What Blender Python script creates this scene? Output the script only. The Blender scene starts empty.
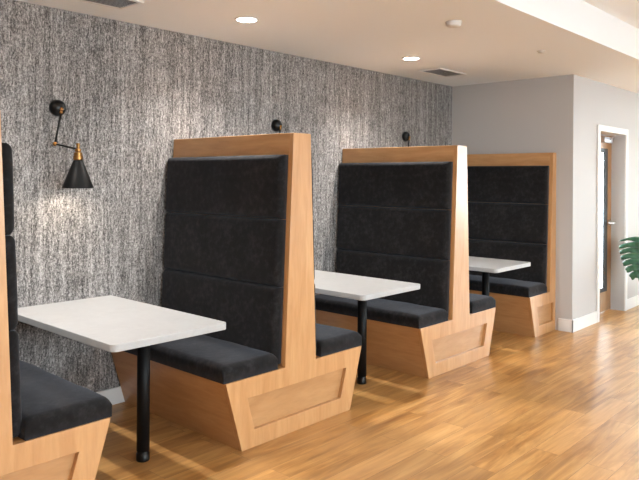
import bpy, bmesh, math, random
from mathutils import Vector, Matrix
random.seed(4)
S = bpy.context.scene
COL = S.collection

# ------------------------------------------------------------------ helpers
def tag(o, label=None, cat=None, group=None, kind=None):
    if label: o['label'] = label
    if cat: o['category'] = cat
    if group: o['group'] = group
    if kind: o['kind'] = kind
    return o

def empty(name, loc, label, cat, group=None, rz=0.0):
    o = bpy.data.objects.new(name, None)
    o.empty_display_size = .1
    o.location = loc; o.rotation_euler = (0, 0, rz)
    COL.objects.link(o)
    return tag(o, label, cat, group)

def obj(name, bm, mat, parent=None, smooth=False, bevel=0.0, segs=2):
    bmesh.ops.recalc_face_normals(bm, faces=bm.faces[:])
    me = bpy.data.meshes.new(name)
    bm.to_mesh(me); bm.free()
    mats = mat if isinstance(mat, (list, tuple)) else [mat]
    for m in mats: me.materials.append(m)
    for p in me.polygons: p.use_smooth = smooth
    o = bpy.data.objects.new(name, me)
    COL.objects.link(o)
    if parent: o.parent = parent
    if bevel:
        b = o.modifiers.new('edge', 'BEVEL'); b.width = bevel; b.segments = segs
        b.limit_method = 'ANGLE'; b.angle_limit = math.radians(35)
        for p in me.polygons: p.use_smooth = False
    return o

def dup(root, loc, label, group=None, rz=None):
    r = root.copy(); COL.objects.link(r); r.location = loc
    if rz is not None: r.rotation_euler = (0, 0, rz)
    r['label'] = label
    if group: r['group'] = group
    for ch in list(root.children):
        c = ch.copy(); COL.objects.link(c); c.parent = r
        for g in ch.children:
            d = g.copy(); COL.objects.link(d); d.parent = c
    return r

def box(bm, x0, x1, y0, y1, z0, z1):
    v = [bm.verts.new(p) for p in ((x0,y0,z0),(x1,y0,z0),(x1,y1,z0),(x0,y1,z0),(x0,y0,z1),(x1,y0,z1),(x1,y1,z1),(x0,y1,z1))]
    for f in ((0,3,2,1),(4,5,6,7),(0,1,5,4),(1,2,6,5),(2,3,7,6),(3,0,4,7)):
        bm.faces.new([v[i] for i in f])

def BX(*a):
    bm = bmesh.new(); box(bm, *a); return bm

def prism_y(poly, y0, y1, bm=None):
    """polygon in x,z extruded along y"""
    bm = bm or bmesh.new()
    A = [bm.verts.new((x, y0, z)) for x, z in poly]; B = [bm.verts.new((x, y1, z)) for x, z in poly]
    bm.faces.new(A); bm.faces.new(B[::-1])
    n = len(poly)
    for i in range(n): bm.faces.new([A[i], A[(i+1) % n], B[(i+1) % n], B[i]])
    return bm

def lathe(prof, n=32, bm=None, mtx=None):
    """profile of (r, z); r=0 closes"""
    bm = bm or bmesh.new(); rings = []
    new = []
    for r, z in prof:
        if r <= 1e-6:
            v = bm.verts.new((0, 0, z)); rings.append([v]); new.append(v)
        else:
            R = [bm.verts.new((r*math.cos(2*math.pi*i/n), r*math.sin(2*math.pi*i/n), z)) for i in range(n)]
            rings.append(R); new += R
    for a, b in zip(rings, rings[1:]):
        for i in range(n):
            j = (i+1) % n
            if len(a) == 1 and len(b) == 1: continue
            if len(a) == 1: bm.faces.new([a[0], b[i], b[j]])
            elif len(b) == 1: bm.faces.new([a[i], a[j], b[0]])
            else: bm.faces.new([a[i], a[j], b[j], b[i]])
    if mtx is not None:
        for v in new: v.co = mtx @ v.co
    return bm

def tube(pts, r, n=12, bm=None, rr=None):
    bm = bm or bmesh.new(); P = [Vector(p) for p in pts]; rings = []
    for i, p in enumerate(P):
        d = (P[min(i+1, len(P)-1)] - P[max(i-1, 0)]).normalized()
        u = d.cross(Vector((0, 0, 1)))
        if u.length < 1e-3: u = d.cross(Vector((1, 0, 0)))
        u.normalize(); w = d.cross(u)
        ri = rr[i] if rr else r
        rings.append([bm.verts.new(p + ri*(math.cos(2*math.pi*k/n)*u + math.sin(2*math.pi*k/n)*w)) for k in range(n)])
    for a, b in zip(rings, rings[1:]):
        for k in range(n): bm.faces.new([a[k], a[(k+1) % n], b[(k+1) % n], b[k]])
    bm.faces.new(rings[0][::-1]); bm.faces.new(rings[-1])
    return bm

def ball(bm, c, r, n=16):
    prof = [(r*math.sin(math.pi*i/10), -r*math.cos(math.pi*i/10)) for i in range(11)]
    return lathe(prof, n, bm, Matrix.Translation(Vector(c)))

def cushion(O, U, V, N, lu, lv, T, r, jitter=0.0):
    """upholstered pad: O corner, U/V in-plane axes, N outward, rounded edges of radius r, thickness T"""
    bm = bmesh.new()
    def samples(L):
        t = [r*(1-math.cos(math.pi/2*k/5)) for k in range(6)]
        m = max(6, int(L/.05)); mid = [r + (L-2*r)*k/m for k in range(1, m)]
        return t + mid + [L-x for x in reversed(t)]
    us, vs = samples(lu), samples(lv)
    def e(x, L):
        d = min(x, L-x)
        if d >= r: return 1.0
        return math.sqrt(max(0, 1-(1-d/r)**2))
    rnd = random.Random(int(lu*1000+lv*777))
    ph = [rnd.uniform(0, 6.28) for _ in range(6)]
    G = []
    for u in us:
        row = []
        for v in vs:
            k = min(e(u, lu), 1)*min(e(v, lv), 1)
            puff = .10*T*math.sin(math.pi*u/lu)**.5*math.sin(math.pi*v/lv)**.5 if 0 < u < lu and 0 < v < lv else 0
            wob = jitter*(math.sin(u*9+ph[0])*math.sin(v*11+ph[1])+.6*math.sin(u*21+ph[2]+v*6))
            h = (T-r) + r*k + (puff + wob)*k
            row.append(bm.verts.new(O + U*u + V*v + N*h))
        G.append(row)
    for i in range(len(us)-1):
        for j in range(len(vs)-1):
            bm.faces.new([G[i][j], G[i+1][j], G[i+1][j+1], G[i][j+1]])
    edge = [G[i][0] for i in range(len(us))] + G[-1][1:] + [G[i][-1] for i in range(len(us)-2, -1, -1)] + [G[0][j] for j in range(len(vs)-2, 0, -1)]
    par = [(us[i], vs[0]) for i in range(len(us))] + [(lu, v) for v in vs[1:]] + [(us[i], lv) for i in range(len(us)-2, -1, -1)] + [(0, vs[j]) for j in range(len(vs)-2, 0, -1)]
    low = [bm.verts.new(O + U*a + V*b) for a, b in par]
    n = len(edge)
    for i in range(n): bm.faces.new([edge[i], low[i], low[(i+1) % n], edge[(i+1) % n]])
    bm.faces.new(low)
    return bm

# ------------------------------------------------------------------ materials
def M(name, color=(.8,.8,.8), rough=.5, metal=0.0, spec=.5, **kw):
    m = bpy.data.materials.new(name); m.use_nodes = True
    b = m.node_tree.nodes['Principled BSDF']
    b.inputs['Base Color'].default_value = (*color, 1)
    b.inputs['Roughness'].default_value = rough
    b.inputs['Metallic'].default_value = metal
    b.inputs['Specular IOR Level'].default_value = spec
    for k, v in kw.items(): b.inputs[k.replace('_', ' ')].default_value = v
    return m

class NT:
    def __init__(s, m): s.t = m.node_tree; s.b = s.t.nodes['Principled BSDF']
    def n(s, typ, **kw):
        n = s.t.nodes.new(typ)
        for k, v in kw.items(): setattr(n, k, v)
        return n
    def l(s, a, b): s.t.links.new(a, b)
    def coords(s, scale, which='Object', rot=(0,0,0)):
        tc = s.n('ShaderNodeTexCoord'); mp = s.n('ShaderNodeMapping')
        mp.inputs['Scale'].default_value = scale; mp.inputs['Rotation'].default_value = rot
        s.l(tc.outputs[which], mp.inputs['Vector']); return mp.outputs['Vector']
    def noise(s, vec, scale=1, detail=3, rough=.5, dist=0):
        n = s.n('ShaderNodeTexNoise'); n.inputs['Scale'].default_value = scale
        n.inputs['Detail'].default_value = detail; n.inputs['Roughness'].default_value = rough
        n.inputs['Distortion'].default_value = dist
        s.l(vec, n.inputs['Vector']); return n.outputs['Fac']
    def ramp(s, fac, stops, interp='LINEAR'):
        r = s.n('ShaderNodeValToRGB'); r.color_ramp.interpolation = interp
        el = r.color_ramp.elements
        while len(el) < len(stops): el.new(.5)
        for e, (p, c) in zip(el, stops):
            e.position = p; e.color = (*c, 1) if len(c) == 3 else c
        s.l(fac, r.inputs['Fac']); return r.outputs['Color']
    def mix(s, fac, a, b, mode='MIX'):
        m = s.n('ShaderNodeMix', data_type='RGBA', blend_type=mode)
        for sock, v in ((m.inputs[0], fac), (m.inputs[6], a), (m.inputs[7], b)):
            if hasattr(v, 'is_linked'): s.l(v, sock)
            elif isinstance(v, tuple): sock.default_value = (*v, 1)
            else: sock.default_value = v
        return m.outputs[2]
    def math(s, op, a, b=0.0):
        m = s.n('ShaderNodeMath', operation=op)
        for sock, v in zip(m.inputs, (a, b)):
            if hasattr(v, 'is_linked'): s.l(v, sock)
            else: sock.default_value = v
        return m.outputs[0]
    def bump(s, h, strength=.2, dist=.002):
        b = s.n('ShaderNodeBump'); b.inputs['Strength'].default_value = strength; b.inputs['Distance'].default_value = dist
        s.l(h, b.inputs['Height']); s.l(b.outputs['Normal'], s.b.inputs['Normal'])

def wood(name, scale, tint=1.0):
    m = M(name, rough=.42, spec=.45); t = NT(m)
    v = t.coords(scale)
    f = t.noise(v, 1.0, 6, .6, .6)
    g = t.noise(t.coords(tuple(x*4 for x in scale)), 1.0, 3, .6)
    a = t.ramp(f, [(.3, (.47*tint, .228*tint, .084*tint)), (.5, (.55*tint, .287*tint, .117*tint)), (.72, (.62*tint, .345*tint, .152*tint))])
    b = t.mix(t.ramp(g, [(.45, (0,0,0)), (.7, (.22,.22,.22))]), a, (.36*tint, .17*tint, .06*tint))
    t.l(b, t.b.inputs['Base Color'])
    t.b.inputs['Coat Weight'].default_value = .5; t.b.inputs['Coat Roughness'].default_value = .25
    return m
WOODZ = wood('maple_vertical', (14, 14, 1.6))
WOODX = wood('maple_lengthwise', (1.8, 14, 14))
WOODY = wood('maple_crosswise', (14, 1.8, 14))
PLY = wood('plain_sliced_inset', (2.2, 10, 10), .86)

def fabric():
    m = M('charcoal_velvet', (.02,.02,.021), .9, spec=.2); t = NT(m)
    v = t.coords((1,1,1))
    f = t.noise(v, 26, 5, .65)
    g = t.noise(v, 5, 3, .6)
    c = t.ramp(t.math('ADD', t.math('MULTIPLY', f, .65), t.math('MULTIPLY', g, .35)), [(.36, (.0055,.0050,.0054)), (.5, (.0095,.0087,.0094)), (.66, (.025,.0235,.0255))])
    t.l(c, t.b.inputs['Base Color'])
    t.b.inputs['Sheen Weight'].default_value = .16
    t.b.inputs['Sheen Roughness'].default_value = .45
    t.b.inputs['Sheen Tint'].default_value = (.75,.78,.9,1)
    t.bump(t.noise(v, 340, 2), .25, .002)
    return m
FAB = fabric()

def wallpaper():
    m = M('woven_wallpaper', rough=.75, spec=.25); t = NT(m)
    a = t.noise(t.coords((100, 100, 46)), 1, 3, .65)             # short vertical dashes
    b = t.noise(t.coords((60, 60, 10)), 1, 2, .6)               # longer threads
    c = t.noise(t.coords((150, 150, 105)), 1, 2, .6)            # fine speckle
    d = t.noise(t.coords((24, 24, .7)), 1, 2, .5)              # column bands
    s = t.math('ADD', t.math('ADD', t.math('MULTIPLY', a, .36), t.math('MULTIPLY', b, .22)),
               t.math('ADD', t.math('MULTIPLY', c, .28), t.math('MULTIPLY', d, .14)))
    col = t.ramp(s, [(.38, (.022,.020,.0195)), (.445, (.086,.079,.076)), (.505, (.215,.200,.193)), (.60, (.50,.47,.455))])
    t.l(col, t.b.inputs['Base Color'])
    t.b.inputs['Sheen Weight'].default_value = .05
    t.bump(s, .35, .003)
    return m
PAPER = wallpaper()

def paint(name, c, rough=.6):
    m = M(name, c, rough, spec=.3); t = NT(m)
    f = t.noise(t.coords((1,1,1)), 180, 2)
    t.bump(f, .06, .001)
    return m
WHITE = paint('white_wall_paint', (.52,.505,.50))
CEIL = paint('ceiling_paint', (.85,.865,.875), .75)
TRIM = paint('white_trim_paint', (.80,.79,.78), .35)

def floor_mat():
    m = M('oak_planks', rough=.3, spec=.6); t = NT(m)
    v = t.coords((1,1,1))
    br = t.n('ShaderNodeTexBrick'); br.offset = .37; br.offset_frequency = 2
    for k, x in (('Scale', 1.0), ('Mortar Size', .0011), ('Mortar Smooth', .3), ('Bias', 0.0), ('Brick Width', 1.22), ('Row Height', .15)):
        br.inputs[k].default_value = x
    br.inputs['Color1'].default_value = (0,0,0,1); br.inputs['Color2'].default_value = (1,1,1,1); br.inputs['Mortar'].default_value = (.5,.5,.5,1)
    t.l(v, br.inputs['Vector'])
    # shift the grain lookup plank by plank
    off = t.n('ShaderNodeVectorMath', operation='MULTIPLY_ADD')
    t.l(br.outputs['Color'], off.inputs[0]); off.inputs[1].default_value = (7.3, 3.1, 0); t.l(v, off.inputs[2])
    def stretched(sc):
        mp = t.n('ShaderNodeMapping'); mp.inputs['Scale'].default_value = sc; t.l(off.outputs[0], mp.inputs['Vector']); return mp.outputs['Vector']
    f = t.noise(stretched((1.3, 11, 1)), 1, 5, .62, 1.2)
    g = t.noise(stretched((1.8, 46, 1)), 1, 4, .6, .4)
    h = t.noise(stretched((1.1, 3.0, 1)), 1, 2, .5, .5)
    base = t.ramp(f, [(.28, (.24,.10,.024)), (.44, (.41,.195,.052)), (.57, (.55,.285,.085)), (.72, (.70,.42,.155))])
    base = t.mix(t.ramp(g, [(.46, (0,0,0)), (.72, (.42,.42,.42))]), base, (.25,.11,.032))
    base = t.mix(t.ramp(h, [(.38, (.0,.0,.0)), (.66, (.5,.5,.5))]), base, (.68,.39,.15))
    tone = t.ramp(br.outputs['Color'], [(0, (.89,.88,.86)), (1, (1.06,1.06,1.08))])
    base = t.mix(1.0, base, tone, 'MULTIPLY')
    base = t.mix(br.outputs['Fac'], base, (.24,.12,.045))
    t.l(base, t.b.inputs['Base Color'])
    rr = t.ramp(g, [(.3, (.34,.34,.34)), (.8, (.42,.42,.42))])
    t.l(rr, t.b.inputs['Roughness'])
    t.bump(t.math('SUBTRACT', t.math('MULTIPLY', g, .1), br.outputs['Fac']), .15, .0015)
    return m
FLOOR = floor_mat()

def table_mat():
    m = M('pale_stone_laminate', rough=.32, spec=.45); t = NT(m)
    v = t.coords((1,1,1))
    f = t.noise(v, 9, 6, .65, 1.5)
    t.l(t.ramp(f, [(.30, (.43,.436,.445)), (.5, (.46,.466,.475)), (.7, (.485,.49,.50))]), t.b.inputs['Base Color'])
    return m
TOP = table_mat()
BLACK = M('black_powder_coat', (.004,.004,.0045), .5, spec=.2)
BLACKG = M('black_gloss_metal', (.004,.004,.0045), .3, spec=.35)
BRASS = M('aged_brass', (.34,.175,.06), .38, 1.0)
SHADEIN = M('warm_white_enamel', (.75,.70,.62), .5)
STEEL = M('brushed_steel', (.62,.62,.65), .28, 1.0)
VENTM = M('grey_vent_metal', (.60,.58,.57), .5)
VENTD = M('dark_duct', (.16,.155,.15), .8)
PLASTIC = M('off_white_plastic', (.66,.64,.62), .45)
DOORW = wood('door_veneer', (16, 16, 1.6), .72)
GASKET = M('dark_glazing_bead', (.018,.018,.02), .45)
GLASS = M('window_glass', (1,1,1), 0.02, spec=.5, Transmission_Weight=1.0, IOR=1.45)
def thin_glass():
    m = bpy.data.materials.new('clear_pane'); m.use_nodes = True; nt = m.node_tree; nt.nodes.clear()
    o = nt.nodes.new('ShaderNodeOutputMaterial'); mx = nt.nodes.new('ShaderNodeMixShader')
    tr = nt.nodes.new('ShaderNodeBsdfTransparent'); gl = nt.nodes.new('ShaderNodeBsdfGlossy'); gl.inputs['Roughness'].default_value = .02
    tr.inputs['Color'].default_value = (.94,.97,.96,1)
    mx.inputs[0].default_value = .07
    nt.links.new(tr.outputs[0], mx.inputs[1]); nt.links.new(gl.outputs[0], mx.inputs[2])
    nt.links.new(mx.outputs[0], o.inputs['Surface']); return m
PANE = thin_glass()
def emit(name, c, s):
    m = M(name, c); b = m.node_tree.nodes['Principled BSDF']
    b.inputs['Emission Color'].default_value = (*c, 1); b.inputs['Emission Strength'].default_value = s; return m
LENS = emit('lit_lens', (1,.93,.84), 26)
BULB = emit('lit_bulb', (1,.86,.66), 12)
def leafm():
    m = M('monstera_green', (.03,.10,.05), .35); t = NT(m)
    f = t.noise(t.coords((1,1,1)), 14, 3)
    t.l(t.ramp(f, [(.35, (.018,.075,.040)), (.65, (.05,.15,.085))]), t.b.inputs['Base Color']); return m
LEAF = leafm()
STEM = M('plant_stem', (.10,.18,.07), .5)
POT = M('grey_glazed_ceramic', (.25,.28,.29), .3)
SOIL = M('potting_soil', (.03,.02,.013), .95)
CONC = M('pale_paving', (.42,.41,.40), .9)

# ------------------------------------------------------------------ the room
CZ, UZ, YE = 2.594, 2.86, -2.158
XW, YW = 6.691, -1.40
X0, X1, Y1 = -2.4, 12.0, -7.6
def struct(name, bm, mat, parent=None, bevel=0):
    o = obj(name, bm, mat, parent, bevel=bevel)
    if parent is None: o['kind'] = 'structure'
    return o
struct('floor', BX(X0-.15, X1+.15, Y1-.15, .15, -.12, 0), FLOOR)
struct('wall_left', BX(X0-.15, XW, 0, .15, 0, CZ), PAPER)
struct('wall_far', BX(XW, XW+.14, YW+.22, .15, 0, CZ), WHITE)
struct('ceiling', BX(X0-.15, X1+.15, YE, .15, CZ, UZ+.15), CEIL)
struct('ceiling_upper', BX(X0-.15, X1+.15, Y1-.15, YE, UZ, UZ+.15), CEIL)
struct('wall_near', BX(X0-.15, X0, Y1, 0, 0, UZ), WHITE)
# wall with the door, and a window past it
DX0, DX1, DZ = 7.395, 8.215, 2.065
WX0, WX1, WZ0, WZ1 = 9.15, 11.6, .25, 2.35
bm = bmesh.new()
T = .22
box(bm, XW, DX0, YW, YW+T, 0, CZ); box(bm, DX0, DX1, YW, YW+T, DZ, CZ); box(bm, DX1, WX0, YW, YW+T, 0, CZ)
box(bm, WX0, WX1, YW, YW+T, 0, WZ0); box(bm, WX0, WX1, YW, YW+T, WZ1, CZ); box(bm, WX1, X1+.15, YW, YW+T, 0, CZ)
struct('wall_back', bm, WHITE)
def wall_x_with_windows(name, x, y0, y1, z1, wins):
    """wall in the plane x, windows as (ya, yb, za, zb)"""
    bm = bmesh.new(); y = y0
    for ya, yb, za, zb in wins:
        box(bm, x, x+.15, y, ya, 0, z1); box(bm, x, x+.15, ya, yb, 0, za); box(bm, x, x+.15, ya, yb, zb, z1); y = yb
    box(bm, x, x+.15, y, y1, 0, z1)
    return struct(name, bm, WHITE)
def wall_y_with_windows(name, yb_, x0, x1, z1, wins):
    bm = bmesh.new(); x = x0
    for xa, xb, za, zb in wins:
        box(bm, x, xa, yb_-.15, yb_, 0, z1); box(bm, xa, xb, yb_-.15, yb_, 0, za); box(bm, xa, xb, yb_-.15, yb_, zb, z1); x = xb
    box(bm, x, x1, yb_-.15, yb_, 0, z1)
    return struct(name, bm, WHITE)
EW = [(-6.2, -3.4, .6, 2.4)]
RW = [(0.0, 2.5, 1.0, 2.4), (3.1, 5.6, 1.0, 2.4)]
wall_x_with_windows('wall_end', X1, Y1, YW, UZ, EW)
wall_y_with_windows('wall_right', Y1, X0, X1, UZ, RW)
wn = [0]
def window(axis, p, a0, a1, z0, z1, mull):
    wn[0] += 1
    def B(bm, u0, u1, w0, w1, za, zb):
        if axis == 'x': box(bm, w0, w1, u0, u1, za, zb)
        else: box(bm, u0, u1, w0, w1, za, zb)
    f = .06; bm = bmesh.new()
    B(bm, a0, a1, p-.04, p+.04, z0, z0+f); B(bm, a0, a1, p-.04, p+.04, z1-f, z1)
    B(bm, a0, a0+f, p-.04, p+.04, z0+f, z1-f); B(bm, a1-f, a1, p-.04, p+.04, z0+f, z1-f)
    for k in range(1, mull+1):
        c = a0 + (a1-a0)*k/(mull+1); B(bm, c-.025, c+.025, p-.035, p+.035, z0+f, z1-f)
    fr = struct('window_%d' % wn[0], bm, TRIM)
    bm = bmesh.new(); B(bm, a0+.01, a1-.01, p-.004, p+.004, z0+.01, z1-.01)
    obj('window_pane', bm, PANE, fr)
for w in EW: window('x', X1+.07, *w, 1)
for w in RW: window('y', Y1-.07, *w, 1)
window('y', YW+.14, WX0, WX1, WZ0, WZ1, 1)
# baseboards
H, TH = .112, .014
struct('baseboard_left', BX(X0, XW, -TH, 0, 0, H), TRIM, bevel=.003)
struct('baseboard_far', BX(XW-TH, XW, YW-TH, -1.262, 0, .125), TRIM, bevel=.003)
struct('baseboard_back', BX(XW-TH, DX0-.066, YW-TH, YW, 0, .125), TRIM, bevel=.003)
struct('baseboard_right', BX(DX1+.066, WX0-.05, YW-TH, YW, 0, .125), TRIM, bevel=.003)
# door casing
bm = bmesh.new(); c = .065
box(bm, DX0-c, DX0, YW-.018, YW, 0, DZ+c); box(bm, DX1, DX1+c, YW-.018, YW, 0, DZ+c); box(bm, DX0, DX1, YW-.018, YW, DZ, DZ+c)
struct('trim_1', bm, TRIM, bevel=.003)
# door: veneered leaf, narrow tall glass, dark bead, lever
dr = bpy.data.objects.new('door_1', None); COL.objects.link(dr); dr.location = ((DX0+DX1)/2, -1.25, 0); dr['kind'] = 'structure'
hw = (DX1-DX0)/2-.004; gz0, gz1, gx = .235, 1.90, .275
bm = bmesh.new()
box(bm, -hw, -gx, 0, .045, .008, DZ-.004); box(bm, gx, hw, 0, .045, .008, DZ-.004)
box(bm, -gx, gx, 0, .045, .008, gz0); box(bm, -gx, gx, 0, .045, gz1, DZ-.004)
obj('door_leaf', bm, DOORW, dr, bevel=.002)
bm = bmesh.new(); q = .105
box(bm, -gx, -gx+q, -.004, .012, gz0, gz1); box(bm, gx-q, gx, -.004, .012, gz0, gz1)
box(bm, -gx+q, gx-q, -.004, .012, gz0, gz0+.05); box(bm, -gx+q, gx-q, -.004, .012, gz1-.05, gz1)
obj('glazing_bead', bm, GASKET, dr)
obj('door_pane', BX(-gx+q, gx-q, .000, .006, gz0+.05, gz1-.05), PANE, dr)
hx = hw-.07
bm = lathe([(0,0),(.034,0),(.034,.010),(.016,.014),(.014,.060),(0,.060)], 20, None, Matrix.Translation((hx, 0, 1.03)) @ Matrix.Rotation(math.pi/2, 4, 'X'))
tube([(hx+.016, -.056, 1.03), (hx-.05, -.062, 1.03), (hx-.135, -.054, 1.028)], .0125, 10, bm)
hd = obj('door_handle', bm, STEEL, dr, smooth=True)
bm = BX(hw-.36, hw-.10, -.05, 0, DZ-.10, DZ-.035)
obj('door_closer', bm, STEEL, dr, bevel=.006)
bm = tube([(hw-.2, -.055, DZ-.06), (hw-.36, -.17, DZ-.03), (hw-.5, -.03, DZ-.018)], .008, 8)
obj('closer_arm', bm, STEEL, dr)
# ground outdoors
struct('ground', BX(-20, 40, -30, 25, -.4, -.13), CONC)

# ------------------------------------------------------------------ booth benches
W, A, B_, HB, C_, D_, HH = 1.228, .471, .590, .4025, .135, .0752, 1.809
ET = .034                                    # end panel thickness
TB = .066                                   # back pad thickness
SEATZ = .093
def end_panel(half, parent):
    if half: outer = [(-A,0),(0,0),(0,HB),(0,HH),(-D_,HH),(-C_,HB),(-B_,HB)]
    bm = bmesh.new()
    s, tt, bb = .125, .115, .10
    def ex(z): return A + (B_-A)*z/HB
    zb, zt = bb, HB-tt
    if half: inner = [(-ex(zb)+s, zb), (-.05, zb), (-.05, zt), (-ex(zt)+s, zt)]
    else: inner = [(-ex(zb)+s, zb), (ex(zb)-s, zb), (ex(zt)-s, zt), (-ex(zt)+s, zt)]
    if half:
        out = [(-A,0),(0,0),(0,HB),(-C_,HB),(-B_,HB)]; col = [(0,HB),(0,HH),(-D_,HH),(-C_,HB)]
    else:
        out = [(-A,0),(A,0),(B_,HB),(C_,HB),(-C_,HB),(-B_,HB)]; col = [(C_,HB),(D_,HH),(-D_,HH),(-C_,HB)]
    def side(y):
        d = {}
        def g(p):
            if p not in d: d[p] = bm.verts.new((p[0], y, p[1]))
            return d[p]
        n = len(out)
        L, R = out[0], out[1]; RT, LT = out[2], out[-1]
        fs = [[L,R,inner[1],inner[0]], [R,RT,inner[2],inner[1]], [RT]+out[3:]+[inner[3],inner[2]], [LT,L,inner[0],inner[3]], col]
        for f in fs: bm.faces.new([g(p) for p in f])
        return d
    F = side(-W); K = side(-W+ET)
    per = out[:3] + col[1:3] + out[-2:]
    if half: per = [out[0], out[1], (0,HB), (0,HH), (-D_,HH), (-C_,HB), (-B_,HB)]
    else: per = [(-A,0),(A,0),(B_,HB),(C_,HB),(D_,HH),(-D_,HH),(-C_,HB),(-B_,HB)]
    for loop in (per, inner):
        n = len(loop)
        for i in range(n):
            a, b = loop[i], loop[(i+1) % n]
            bm.faces.new([F[a], F[b], K[b], K[a]])
    obj('end_panel', bm, WOODZ, parent, bevel=.0025)
    bm = prism_y([(p[0]+dx, p[1]+dz) for p, dx, dz in zip(inner, (-.008,.008 if not half else .008,.008,-.008), (-.008,-.008,.008,.008))], -W+.016, -W+ET+.004)
    # keep the inset clear of the frame edges
    obj('inset_panel', prism_y(inner, -W+.026, -W+ET+.012), PLY, parent); bm.free()

def make_booth(half, loc, label, group):
    t = empty('booth_bench', loc, label, 'booth', group)
    end_panel(half, t)
    x2 = 0 if half else D_; c2 = 0 if half else C_
    obj('back_divider', prism_y([(-C_,HB),(c2,HB),(x2,HH),(-D_,HH)], -W+ET, -.001), WOODY, t, bevel=.0025)
    for sg in ((-1,) if half else (-1, 1)):
        fb = [(sg*A,0),(sg*(A-.02),0),(sg*(B_-.02),HB-.02),(sg*B_,HB-.02)]
        e = B_ - (B_-A)*.02/HB
        fb = [(sg*A,0),(sg*(A-.02),0),(sg*(e-.02),HB-.02),(sg*e,HB-.02)]
        obj('front_board', prism_y(fb, -W+ET, -.015), WOODY, t)
        obj('seat_deck', prism_y([(sg*e,HB-.02),(sg*B_,HB),(sg*C_,HB),(sg*C_,HB-.02)], -W+ET, -.015), WOODY, t)
        # seat pad
        sx = B_+.010; xi = C_+TB-.012
        bm = cushion(Vector((sg*xi, -.012, HB+.001)), Vector((0,-1,0)), Vector((sg,0,0)), Vector((0,0,1)), W-.020, sx-xi, SEATZ, .036, .002)
        obj('seat_cushion', bm, FAB, t, smooth=True)
        # three back pads up the sloping face
        top = Vector((sg*D_, 0, HH)); bot = Vector((sg*C_, 0, HB)); up = (top-bot).normalized()
        N = Vector((sg*up.z, 0, -sg*up.x)); 
        if N.x*sg < 0: N = -N
        for z0, z1 in ((.418,.875),(.878,1.282),(1.285,1.675)):
            s0 = (z0-HB)/up.z; s1 = (z1-HB)/up.z
            O = bot + up*s0 + N*.0005 + Vector((0,-.010,0))
            bm = cushion(O, Vector((0,-1,0)), up, N, W-ET-.014, s1-s0, TB, .032, .0012)
            obj('back_cushion', bm, FAB, t, smooth=True)
    return t
G = 'booth benches along the patterned wall'
X0B, XB1, XB2, XB3 = 1.0771, 2.9517, 4.8362, XW-.001
bth = make_booth(False, (XB1,0,0), 'double-sided charcoal booth bench standing between the two nearest white tables, shown whole', G)
dup(bth, (X0B,0,0), 'double-sided charcoal booth bench cut off at the left picture edge beside the nearest table')
dup(bth, (XB2,0,0), 'double-sided charcoal booth bench between the middle white table and the farthest white table')
make_booth(True, (XB3,0,0), 'single-sided charcoal booth bench set against the plain end wall next to the white corner', G)

# ------------------------------------------------------------------ tables
def rounded_slab(x0, x1, y0, y1, z0, z1, r):
    bm = bmesh.new(); pts = []
    for cx, cy, a0 in ((x0+r, y0+r, 180), (x1-r, y0+r, 270)):
        for k in range(9):
            a = math.radians(a0+90*k/8); pts.append((cx+r*math.cos(a), cy+r*math.sin(a)))
    pts += [(x1, y1), (x0, y1)]
    a = [bm.verts.new((x,y,z0)) for x,y in pts]; b = [bm.verts.new((x,y,z1)) for x,y in pts]
    bm.faces.new(a[::-1]); bm.faces.new(b); n = len(pts)
    for i in range(n): bm.faces.new([a[i], a[(i+1)%n], b[(i+1)%n], b[i]])
    return bm
def make_table(loc, label, group):
    t = empty('wall_table', loc, label, 'table', group)
    obj('tabletop', rounded_slab(-.353, .353, -1.228, -.001, .703, .740, .035), TOP, t, bevel=.003)
    px, py = .014, -.922
    bm = lathe([(0,.056),(.0345,.056),(.0345,.697),(0,.697)], 28, None, Matrix.Translation((px,py,0)))
    obj('leg', bm, BLACK, t, smooth=False)
    bm = lathe([(0,0),(.034,0),(.036,.006),(.036,.038),(.031,.046),(.031,.056),(0,.056)], 28, None, Matrix.Translation((px,py,0)))
    obj('foot_cap', bm, BLACKG, t)
    bm = lathe([(0,.690),(.05,.690),(.085,.697),(.085,.703),(0,.703)], 28, None, Matrix.Translation((px,py,0)))
    obj('mounting_plate', bm, BLACK, t)
    bm = BX(-.25, .25, -.055, -.001, .648, .703); 
    obj('wall_cleat', bm, BLACK, t, bevel=.002)
    return t
G = 'white tables between the booth benches'
TX = 2.0255; DT = 1.8845
tb = make_table((TX,0,0), 'nearest white rectangular wall table on a black post, below the lamp with the cone shade', G)
dup(tb, (TX+DT,0,0), 'middle white rectangular wall table on a black post, between the two whole double-sided booth benches')
dup(tb, (TX+2*DT-.01,0,0), 'farthest and smallest-looking white wall table, in front of the single-sided booth bench')
for o in list(COL.objects):
    if o.type == 'MESH' and o.name.split('.')[0] in ('leg', 'foot_cap', 'mounting_plate'):
        for p in o.data.polygons: p.use_smooth = len(p.vertices) == 4 and abs(p.normal.z) < .5

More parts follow.
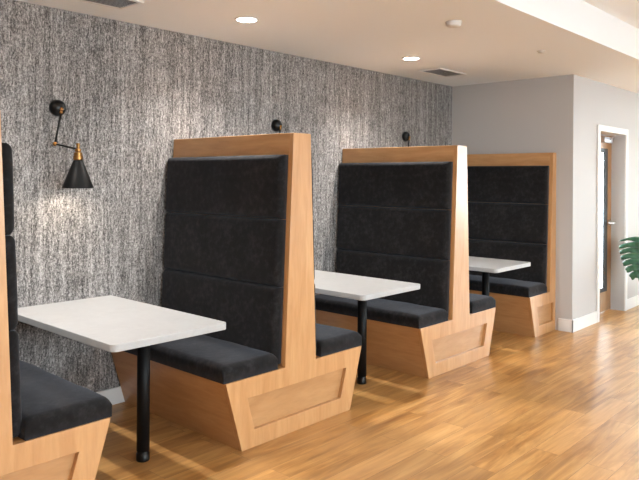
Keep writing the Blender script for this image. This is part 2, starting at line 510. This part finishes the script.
# ------------------------------------------------------------------ wall lamps
def make_sconce(loc, label, group):
    t = empty('wall_lamp', loc, label, 'wall lamp', group)
    MY = Matrix.Rotation(math.pi/2, 4, 'X')            # profile z -> -y
    r = .052
    prof = [(0,0),(r,0),(r,.012)] + [(r*math.cos(a), .012+.040*math.sin(a)) for a in [math.pi/2*k/8 for k in range(1,8)]] + [(0,.052)]
    obj('wall_plate', lathe(prof, 32, None, MY), BLACKG, t, smooth=True)
    P0 = Vector((.002,-.052,-.030)); P1 = Vector((-.040,-.060,-.230)); P2 = Vector((.028,-.200,-.262)); ax = Vector((.039,-.200,0))
    bm = ball(bmesh.new(), (.006,-.050,-.010), .013); ball(bm, P0, .011)
    obj('swivel', bm, BRASS, t, smooth=True)
    obj('upper_arm', tube([P0, P1], .0065, 10), BLACKG, t, smooth=True)
    bm = ball(bmesh.new(), P1, .014)
    obj('elbow_joint', bm, BRASS, t, smooth=True)
    obj('lower_arm', tube([P1, P2], .006, 10), BLACKG, t, smooth=True)
    m = Matrix.Translation(ax)
    bm = lathe([(0,-.225),(.012,-.228),(.010,-.258),(.018,-.262),(.018,-.276),(.013,-.280),(.025,-.284),(.025,-.300),(.029,-.303),(.029,-.326),(.022,-.334),(0,-.334)], 24, None, m)
    tube([P2, (ax.x, ax.y, -.262)], .008, 10, bm)
    obj('socket', bm, BRASS, t)
    sh = obj('lamp_shade', lathe([(.010,-.328),(.024,-.330),(.030,-.336),(.093,-.500),(.093,-.503)], 40, None, m), BLACK, t, smooth=True)
    obj('shade_lining', lathe([(.008,-.332),(.026,-.338),(.0905,-.502),(.093,-.503)], 40, None, m), SHADEIN, sh, smooth=True)
    obj('bulb', lathe([(0,-.345),(.014,-.35),(.016,-.37),(.028,-.395),(.030,-.41),(.024,-.43),(.010,-.440),(0,-.442)], 20, None, m), BULB, t, smooth=True)
    return t
def sconce_light(loc):
    L = bpy.data.lights.new('bulb_glow', 'POINT'); L.energy = 1.9; L.color = (1,.90,.76); L.shadow_soft_size = .022
    o = bpy.data.objects.new('bulb_glow', L); o.location = (loc[0]+.039, -.200, loc[2]-.456); COL.objects.link(o)
G = 'black and brass swing arm wall lamps'
l0 = (1.994, 0, 1.967)
sc = make_sconce(l0, 'black wall lamp with brass joints and cone shade shown whole above the nearest table', G)
LP = [l0, (3.900, 0, 1.975), (5.763, 0, 1.975)]
dup(sc, LP[1], 'black round wall lamp plate peeking over the booth bench between the two nearest tables')
dup(sc, LP[2], 'small black wall lamp plate peeking over the booth bench nearest the plain end wall')
for p in LP: sconce_light(p)

# ------------------------------------------------------------------ ceiling fittings
def make_downlight(loc, label, group):
    t = empty('recessed_downlight', loc, label, 'ceiling light', group)
    obj('trim_ring', lathe([(.064,-.002),(.067,-.008),(.078,-.007),(.083,-.001),(.083,0),(.062,0),(.064,-.002)], 40), TRIM, t, smooth=True)
    obj('lens', lathe([(0,-.007),(.065,-.006),(.065,-.001),(0,-.001)], 40), LENS, t)
    return t
DL = [(2.966,-.69,CZ), (4.874,-.69,CZ), (1.06,-.69,CZ), (-.85,-.69,CZ), (-1.0,-3.3,UZ)]  # all after the first pair are unseen, added to light the left side
G = 'round recessed ceiling lights'
DLL = ['lit round ceiling light past the left picture edge above the entrance side', 'lit round ceiling light in the raised ceiling left of the camera']
d = make_downlight(DL[0], 'lit round ceiling light above the booth bench shown whole, the larger-looking of two', G)
dup(d, DL[1], 'lit round ceiling light farther along the ceiling, close to the far air vent')
for q_, l_ in zip(DL[3:], DLL): dup(d, q_, l_)  # out-of-view fittings added to brighten the left of the room
dup(d, DL[2], 'lit round ceiling light above the booth bench cut off at the picture edge')  # out of view too, added for more light on the left
for p in DL:
    L = bpy.data.lights.new('downlight_beam', 'SPOT'); L.energy = 92; L.color = (1,.955,.90)  # one beam per fitting, the added unseen ones included
    L.spot_size = math.radians(128); L.spot_blend = .85; L.shadow_soft_size = .05
    o = bpy.data.objects.new('downlight_beam', L); o.location = (p[0], p[1], p[2]-.015); COL.objects.link(o)

def make_vent(loc, label, group):
    t = empty('air_vent', loc, label, 'air vent', group)
    w, h, f = .245, .13, .022
    bm = bmesh.new()
    for a in ((-w,w,-h,-h+f),(-w,w,h-f,h),(-w,-w+f,-h+f,h-f),(w-f,w,-h+f,h-f)): box(bm, *a, -.010, 0)
    obj('frame', bm, TRIM, t, bevel=.002)
    bm = bmesh.new(); n = 9
    for k in range(n):
        y = -h+f+(2*h-2*f)*(k+.5)/n
        v = [bm.verts.new(q) for q in ((-w+f,y-.006,-.009),(w-f,y-.006,-.009),(w-f,y+.009,-.003),(-w+f,y+.009,-.003))]
        u = [bm.verts.new((q.co.x, q.co.y, q.co.z+.0012)) for q in v]
        bm.faces.new(v); bm.faces.new(u[::-1])
        for i in range(4): bm.faces.new([v[i], v[(i+1)%4], u[(i+1)%4], u[i]])
    obj('louvre_grille', bm, VENTM, t)
    obj('duct_plate', BX(-w+f, w-f, -h+f, h-f, -.0015, -.0002), VENTD, t)
    return t
G = 'rectangular ceiling air vents'
v = make_vent((2.015,-.435,CZ), 'rectangular ceiling air vent cut by the top picture edge above the wall lamp', G)
dup(v, (5.725,-.475,CZ), 'rectangular ceiling air vent near the far corner beside the smaller-looking ceiling light')
t = empty('smoke_detector', (3.94,-1.685,CZ), 'round off-white smoke detector on the ceiling between the two lit ceiling lights and the bulkhead', 'smoke detector')
obj('mounting_base', lathe([(0,0),(.056,0),(.056,-.010),(0,-.010)], 36), PLASTIC, t)
obj('sensor_cover', lathe([(.050,-.010),(.050,-.022),(.040,-.032),(.018,-.036),(0,-.036)], 36), PLASTIC, t, smooth=True)
t = empty('ceiling_sprinkler', (5.30,-1.684,CZ), 'small round sprinkler cap on the ceiling near the white wall corner', 'sprinkler')
obj('escutcheon', lathe([(0,.004),(.034,.004),(.034,-.004),(.026,-.008),(0,-.008)], 28), PLASTIC, t)
obj('cap', lathe([(.022,-.008),(.022,-.016),(0,-.018)], 28), PLASTIC, t)

# ------------------------------------------------------------------ monstera
PX, PY = 8.22, -1.78
t = empty('monstera_plant', (PX,PY,0), 'green split-leaf monstera plant in a grey pot at the right picture edge by the door', 'plant')
pot = obj('pot', lathe([(0,0),(.13,0),(.14,.01),(.185,.30),(.19,.33),(.175,.33),(.168,.30),(0,.30)], 36), POT, t, smooth=True)
obj('soil', lathe([(.1685,.302),(.10,.312),(0,.315)], 30), SOIL, pot)
def leaf_bm(base, tip, normal, width):
    """split leaf: heart outline with slots cut between the side veins"""
    base = Vector(base); tip = Vector(tip); Lv = tip-base; L = Lv.length; d = Lv.normalized()
    n = Vector(normal); n = (n - d*n.dot(d)).normalized(); s = d.cross(n)
    bm = bmesh.new(); N = 84
    def half(u):                           # half width along the midrib
        if u < .12: return .55 + .45*math.sin(u/.12*math.pi/2)
        return max(0.0, (1-((u-.12)/.88)**2.1))**.8
    prev = None
    lobes = 7
    for sg in (-1, 1):
        for k in range(lobes):
            u0 = .02 + .96*k/lobes; u1 = u0 + .96/lobes*.89
            rows = 9; cols = []
            for i in range(rows+1):
                w = i/rows
                row = []
                for j in range(5):
                    u = u0 + (u1-u0)*j/4
                    # blades sweep toward the tip away from the midrib, and narrow at their ends
                    full = u0-.01 + (.96/lobes+.02)*j/4
                    t_ = min(1, max(0, (w-.36)/.16)); uu = full*(1-t_) + u*t_
                    c_ = (u0+u1)/2; uu = c_ + (uu-c_)*(1-.40*max(0, (w-.75)/.25)**2)
                    hw_ = half(min(.985, uu))*width
                    rear = -.16*w if k == 0 else 0
                    sweep = .20*w*w*(1-.3*uu) + rear*(1-w*.4)
                    p = base + d*L*(uu+sweep*.6-.02) + s*sg*hw_*w*.98 + n*(-.10*L*w*w - .22*L*(uu-.3)**2 + .012*math.sin(j*math.pi/4))
                    row.append(bm.verts.new(p))
                cols.append(row)
            for i in range(rows):
                for j in range(4):
                    q = [cols[i][j], cols[i+1][j], cols[i+1][j+1], cols[i][j+1]]
                    bm.faces.new(q if sg > 0 else q[::-1])
    bmesh.ops.remove_doubles(bm, verts=bm.verts[:], dist=.0004)
    return bm
def add_leaf(base, tip, normal, width):
    o = obj('leaf', leaf_bm(base, tip, normal, width), LEAF, t, smooth=True)
    md = o.modifiers.new('thick', 'SOLIDIFY'); md.thickness = .002
    b = Vector(base); r0 = Vector((b.x*.12, b.y*.12, .30))
    mid = r0.lerp(b, .55) + Vector((0,0,.06))
    pts = []
    for k in range(11):
        u = k/10; pts.append(r0*(1-u)**2 + mid*2*u*(1-u) + b*u*u)
    obj('leaf_stalk', tube(pts, .006, 8), STEM, t, smooth=True)
LEAVES = [((-.34,.10,.90),(-.62,.03,.50),(-1,-.7,.55),.21),
          ((.10,-.06,.92),(.34,-.22,.80),(.3,-.5,.9),.19),
          ((.02,.05,1.00),(.22,.16,.98),(0,-.4,1),.12),
          ((.02,-.12,.72),(-.08,-.42,.60),(-.1,-.5,.9),.17),
          ((.14,-.02,.66),(.42,-.10,.52),(.3,-.4,.9),.14)]
for a in LEAVES: add_leaf(*a)

# ------------------------------------------------------------------ daylight
w = bpy.data.worlds.new('sky'); S.world = w; w.use_nodes = True
nt = w.node_tree; bg = nt.nodes['Background']
tc = nt.nodes.new('ShaderNodeTexCoord'); sep = nt.nodes.new('ShaderNodeSeparateXYZ'); rp = nt.nodes.new('ShaderNodeValToRGB')
nt.links.new(tc.outputs['Generated'], sep.inputs[0]); nt.links.new(sep.outputs['Z'], rp.inputs[0])
rp.color_ramp.elements[0].position = .0; rp.color_ramp.elements[0].color = (.87,.935,1,1)
rp.color_ramp.elements[1].position = .8; rp.color_ramp.elements[1].color = (.72,.84,1,1)
nt.links.new(rp.outputs[0], bg.inputs['Color']); bg.inputs['Strength'].default_value = 15.0
def portal(loc, rot, sx, sy):
    L = bpy.data.lights.new('window_daylight', 'AREA'); L.shape = 'RECTANGLE'; L.size = sx; L.size_y = sy
    L.cycles.is_portal = True
    o = bpy.data.objects.new('window_daylight', L); o.location = loc; o.rotation_euler = rot; COL.objects.link(o)
for ya, yb, za, zb in EW: portal((X1+.13, (ya+yb)/2, (za+zb)/2), (0, math.radians(90), 0), zb-za, yb-ya)
for xa, xb, za, zb in RW: portal(((xa+xb)/2, Y1-.13, (za+zb)/2), (math.radians(90), 0, 0), xb-xa, zb-za)
portal(((WX0+WX1)/2, YW+.2, (WZ0+WZ1)/2), (math.radians(-90), 0, 0), WX1-WX0, WZ1-WZ0)

# ------------------------------------------------------------------ camera
cam = bpy.data.cameras.new('camera'); co = bpy.data.objects.new('camera', cam); COL.objects.link(co)
f, yaw, roll, cy = 670.6, .8283, .0063, 178.04
cam.sensor_width = 36; cam.lens = f*36/639; cam.shift_y = -(240-cy)/639
cam.clip_start = .05
F = Vector((math.sin(yaw), math.cos(yaw), 0)); R = Vector((math.cos(yaw), -math.sin(yaw), 0)); U = R.cross(F)
R2 = R*math.cos(roll)+U*math.sin(roll); U2 = U*math.cos(roll)-R*math.sin(roll)
m = Matrix.Identity(4)
for i in range(3): m[i][0] = R2[i]; m[i][1] = U2[i]; m[i][2] = -F[i]
m.translation = (0, -4.0805, 1.5358)
co.matrix_world = m
S.camera = co

S.view_settings.view_transform = 'Standard'; S.view_settings.look = 'None'
S.view_settings.gamma = 1; S.view_settings.use_curve_mapping = False
S.view_settings.exposure = 1.0
S.cycles.max_bounces = 10; S.cycles.diffuse_bounces = 6; S.cycles.glossy_bounces = 4; S.cycles.transparent_max_bounces = 8
S.cycles.sample_clamp_indirect = 8
